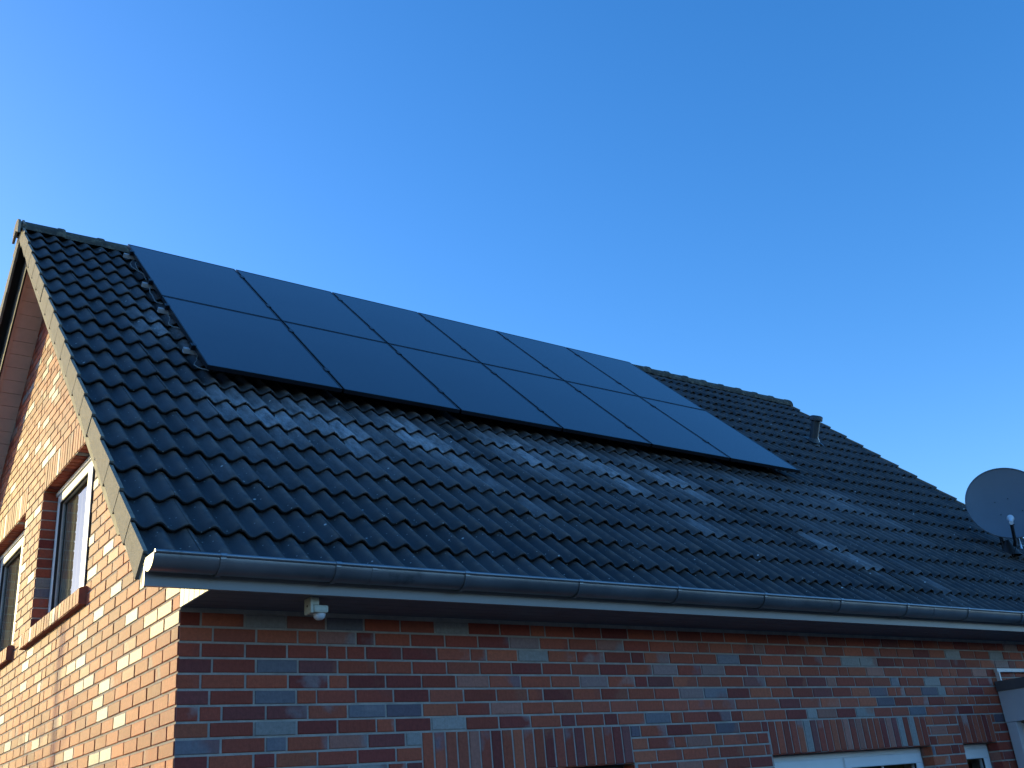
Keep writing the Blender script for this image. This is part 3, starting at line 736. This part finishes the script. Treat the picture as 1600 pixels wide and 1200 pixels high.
# cable loops
def cable(t0, t1, sag, seed, label):
    rg = random.Random(seed); mb = MB(); pts = []
    for i in range(15):
        s = i/14; t = t0+(t1-t0)*s
        x = PX+.015-sag*math.sin(math.pi*s)**.8+rg.uniform(-.004, .004)+.02*math.cos(7*s+seed)
        pts.append(pan(x, t, -.05-.03*math.sin(math.pi*s)+rg.uniform(-.003, .003)))
    mb.tube(pts, .0042, 8)
    o = mb.build('solar_cable', M_CABLE, None, smooth=True); tag(o, label, 'cable', 'cables beside the solar panels')
cable(3.08, 2.55, .05, 1, 'thin grey cable loop just under the topmost rail end')
cable(2.95, 2.35, .01, 2, 'dark cable hidden close to the upper panel edge')
cable(2.12, 1.62, .06, 3, 'grey cable loop between the second and third rail ends')
cable(1.38, .98, .05, 4, 'pale cable loop hanging right below the third rail end')
cable(.40, .02, .035, 5, 'pale cable loop below the lowest rail end')

# ------------------------------------------------------------------ satellite dish
dc = Vector((9.79, .40, 1.744+G))
dish = thing('satellite_dish', dc, 'round grey satellite dish on a mast at the right edge of the roof', 'satellite dish')
mast = MB(); mast.tube([near(9.95, (.55-YE)/CT, -.08), near(9.95, (.55-YE)/CT, -.08)+Vector((0, 0, .62))], .024, 14); mast.build('mast', M_DARKMET, dish, smooth=True)
fm = MB(); Mm = Matrix.Translation(near(9.95, (.55-YE)/CT, 0)); fm.lathe([(.12, -.05), (.07, .04), (.028, .14)], Mm, 20); fm.build('mast_flashing', M_GASK, dish, smooth=True)
dcen = Vector((9.84, .36, 2.39+G)); az = Vector((-.80, -.60, 0)).normalized(); nrm = (az*math.cos(R(14))+Vector((0, 0, 1))*math.sin(R(14))).normalized()
upv = (Vector((0, 0, 1))-nrm*nrm.z).normalized(); sx = upv.cross(nrm).normalized()
Md = Matrix((( sx.x, upv.x, nrm.x, dcen.x), (sx.y, upv.y, nrm.y, dcen.y), (sx.z, upv.z, nrm.z, dcen.z), (0, 0, 0, 1)))
rf_ = MB(); RX, RYd = .45, .46; prof = []
nr, nn = 10, 64; vs = []
for side in (0, 1):
    for i in range(nr+1):
        q = i/nr
        for k in range(nn):
            a = 2*math.pi*k/nn; z = -.085*(1-q*q)-(0.004 if side else 0)
            vs.append(Md @ Vector((RX*q*math.cos(a), RYd*q*math.sin(a), z)))
ff = []
for side in (0, 1):
    b0 = side*(nr+1)*nn
    for i in range(nr):
        for k in range(nn): ff.append((b0+i*nn+k, b0+i*nn+(k+1) % nn, b0+(i+1)*nn+(k+1) % nn, b0+(i+1)*nn+k))
ff += [(nr*nn+k, nr*nn+(k+1) % nn, (nr+1)*nn+nr*nn+(k+1) % nn, (nr+1)*nn+nr*nn+k) for k in range(nn)]
rf_.add(vs, ff); rf_.build('reflector', M_DISH, dish, smooth=True)
rim = MB(); rim.tube([Md @ Vector((RX*math.cos(2*math.pi*k/64), RYd*math.sin(2*math.pi*k/64), 0)) for k in range(65)], .008, 8, cap=False); rim.build('rim', M_DISH, dish, smooth=True)
bo = MB()
for (u, v) in ((-.12, .06), (.03, .085), (-.0, -.27), (-.10, -.11), (.14, -.10)):
    c_ = Md @ Vector((u, v, -.085*(1-(u*u+v*v)/.196)+.004)); bo.tube([c_, c_+nrm*.005], .006, 8)
bo.build('bolts', M_DARKMET, dish)
arm = MB(); A0 = Md @ Vector((-.05, -.48, -.05)); A1 = Md @ Vector((-.11, -.43, .42)); arm.tube([A0-nrm*.1, A0, A1], .019, 12); arm.build('feed_arm', M_GASK, dish, smooth=True)
ln = MB(); dirl = (Md @ Vector((0, 0.0, -.03))-A1).normalized(); ln.tube([A1-dirl*.10, A1-dirl*.02, A1, A1+dirl*.04, A1+dirl*.075], [.022, .024, .026, .040, .036], 18)
ln.tube([A1-dirl*.12, A1-dirl*.02+Vector((0, 0, -.03))], .02, 12)
lnb = ln.build('lnb', M_WHPL, dish, smooth=True)
bk = MB(); B0 = dcen-nrm*.10; bk.bbox(tuple(-x for x in (.07, .07, .03)), (.07, .07, .06), .008, M=Md @ Matrix.Translation((0, -.05, -.19)))
bk.tube([B0-upv*.25, B0-upv*.56], .014, 10); bk.build('tilt_bracket', M_ALU, dish)
ca = MB(); q0 = A1-dirl*.1; ca.tube([q0, q0+Vector((.03, .02, -.10)), A0+Vector((0, 0, -.05)), A0+Vector((.02, .1, -.18)), near(9.9, .5/CT+.3, .0)+Vector((0, -.05, .02)), near(9.9, .12, .0)], .0045, 8); ca.build('coax_cable', M_GASK, dish, smooth=True)

# ------------------------------------------------------------------ motion sensor under the eave
sp_ = Vector((.60, -.35, G+.683))
sen = thing('motion_sensor', sp_, 'small cream motion sensor with white dome under the eave', 'motion sensor')
m1 = MB(); m1.bbox((.583, -.40, G+.595), (.600, -.315, G+.6825), .005); m1.build('mounting_plate', M_CREAM, sen)
m1 = MB(); m1.tube([(.5835, -.357, G+.638), (.581, -.357, G+.638)], .006, 10); m1.build('screw_hole', M_GASK, sen)
m1 = MB(); m1.bbox((.600, -.395, G+.640), (.637, -.325, G+.6825), .006); m1.build('bracket', M_CREAM, sen)
m1 = MB(); m1.bbox((.601, -.405, G+.597), (.688, -.315, G+.640), .012); m1.build('sensor_body', M_CREAM, sen)
m1 = MB(); m1.lathe([(.034, .004), (.034, -.006), (.030, -.020), (.019, -.031), (.0005, -.034)], Matrix.Translation((.652, -.36, G+.598)), 24); m1.build('lens_dome', M_WHPL, sen, smooth=True)

# ------------------------------------------------------------------ flat terrace canopy at the right end
can = thing('terrace_canopy', (7.9, 0, 0), 'pale grey clad flat terrace canopy with corner post against the wall', 'canopy')
m1 = MB(); m1.box((7.90, -1.6, G-.085), (7.93, -.012, G+.197)); m1.box((7.93, -1.6, G-.085), (11.0, -1.57, G+.197)); m1.build('cladding', M_CAN, can)
m1 = MB(); m1.box((7.885, -1.62, G+.199), (11.0, -.012, G+.290)); m1.build('roof_edge', M_CAND, can)
m1 = MB(); m1.box((7.935, -1.56, G+.05), (10.99, -.02, G+.195)); m1.build('ceiling', M_CAN, can)
m1 = MB(); m1.bbox((7.905, -.108, 0.0), (8.0, -.013, G-.087), .006); m1.build('post', M_CAN, can); m1 = MB(); m1.bbox((7.905, -1.59, 0.0), (8.0, -1.49, G-.087), .006); m1.build('post', M_CAN, can)
m1 = MB(); m1.bbox((7.94, -.04, G+.378), (11.0, -.002, G+.412), .003); m1.box((7.94, -.05, G+.295), (7.96, -.012, G+.377))
for k in range(12):
    xx = 8.1+k*.25; m1.tube([(xx, -.040, G+.394), (xx, -.0425, G+.394)], .006, 8)
m1.build('wall_strip', M_WHPL, can)
m1 = MB(); m1.box((8.03, -.07, .02), (8.05, -.02, G-.10)); m1.box((8.05, -.055, .02), (9.1, -.05, G-.10)); m1.build('side_frame', M_PVC, can)

# ------------------------------------------------------------------ ground
gm = MB(); nn = 48
gm.add([(0, 0, 0)]+[(2500*math.cos(2*math.pi*k/nn), 2500*math.sin(2*math.pi*k/nn), 0) for k in range(nn)], [(0, 1+k, 1+(k+1) % nn) for k in range(nn)])
gm.build('ground', M_GRASS, None, kind='structure')
dv = MB(); dv.box((-30, -45, 0), (60, -6.5, .015)); dv.build('added_asphalt', M_ASPH, None, kind='structure')  # unseen dark asphalt, added to cut light bounced onto the front wall
pv = MB(); pv.box((-3.2, -6.5, .0), (13, -.02, .02)); pv.box((-3.2, -.02, 0), (-.03, 10, .02)); pv.build('terrace_paving', M_PAVE, None, kind='structure')

# ------------------------------------------------------------------ bare tree left of the picture, its shadow falls on the gable
def tree(base, height, label, seed, target):
    rg = random.Random(seed); t = thing('bare_tree', base, label, 'tree'); tk = MB(); cr_ = MB()
    pts = [Vector(base)+Vector((.10*math.sin(i*.9+seed), .08*math.cos(i*.7), height*i/12)) for i in range(13)]
    tk.tube(pts, [.075*(1-i/13)+.012 for i in range(13)], 10); tk.build('trunk', M_BARK, t, smooth=True)
    def br(p, d, L_, r, depth):
        q = [p]; dd = d.copy()
        for i in range(5):
            dd = (dd+Vector((rg.uniform(-.14, .14), rg.uniform(-.14, .14), rg.uniform(-.04, .14)))).normalized(); q.append(q[-1]+dd*L_/5)
        cr_.tube(q, [r*(1-i/6) for i in range(6)], 6)
        if depth:
            for i in range(3):
                j = rg.randint(1, 4); nd = (dd+Vector((rg.uniform(-.8, .8), rg.uniform(-.8, .8), rg.uniform(-.1, .6)))).normalized(); br(q[j], nd, L_*.55, r*.5, depth-1)
    for i in range(3, 12):
        a = i*2.4+seed; br(pts[i], Vector((math.cos(a), math.sin(a), .75)).normalized(), 1.7*(1.15-i/14), .036*(1.1-i/15), 2)
    cr_.build('crown', M_BARK, t, smooth=True)
sv = Vector((-1, 1.9, .5))
T0 = Vector((0, 2.42, 1.0+G))+sv*4.2
tree((T0.x, T0.y, 0), T0.z+.1, 'slender bare tree in the garden behind the gable side', 4, None)

# ------------------------------------------------------------------ unseen tree line added behind the camera to darken pane reflections
wd = MB(); rw = random.Random(11); M_WOODS = simple('dark_foliage', (.03, .045, .02), .95, var=.4, scale=1.2)
for i in range(2600):
    cx = rw.uniform(-90, 150); cy = -62+rw.uniform(-5, 5); hz = 7.5+2.2*math.sin(cx*.21)+1.3*math.sin(cx*.53+2); cz = rw.uniform(.2, 1)**.8*hz
    a = rw.uniform(0, 6.28); b = rw.uniform(-.9, .9); q = rw.uniform(.9, 1.7); u = Vector((math.cos(a), math.sin(a)*.5, math.sin(b))).normalized()*q; v = u.orthogonal().normalized()*q*.7; c = Vector((cx, cy, cz))
    wd.add([c-u, c-v, c+u, c+v], [(0, 1, 2, 3)])
o = wd.build('added_tree_line', M_WOODS, None, kind='stuff', fix=False); o['label'] = 'unseen dark tree line added for the reflections in the panes'; o['category'] = 'trees'
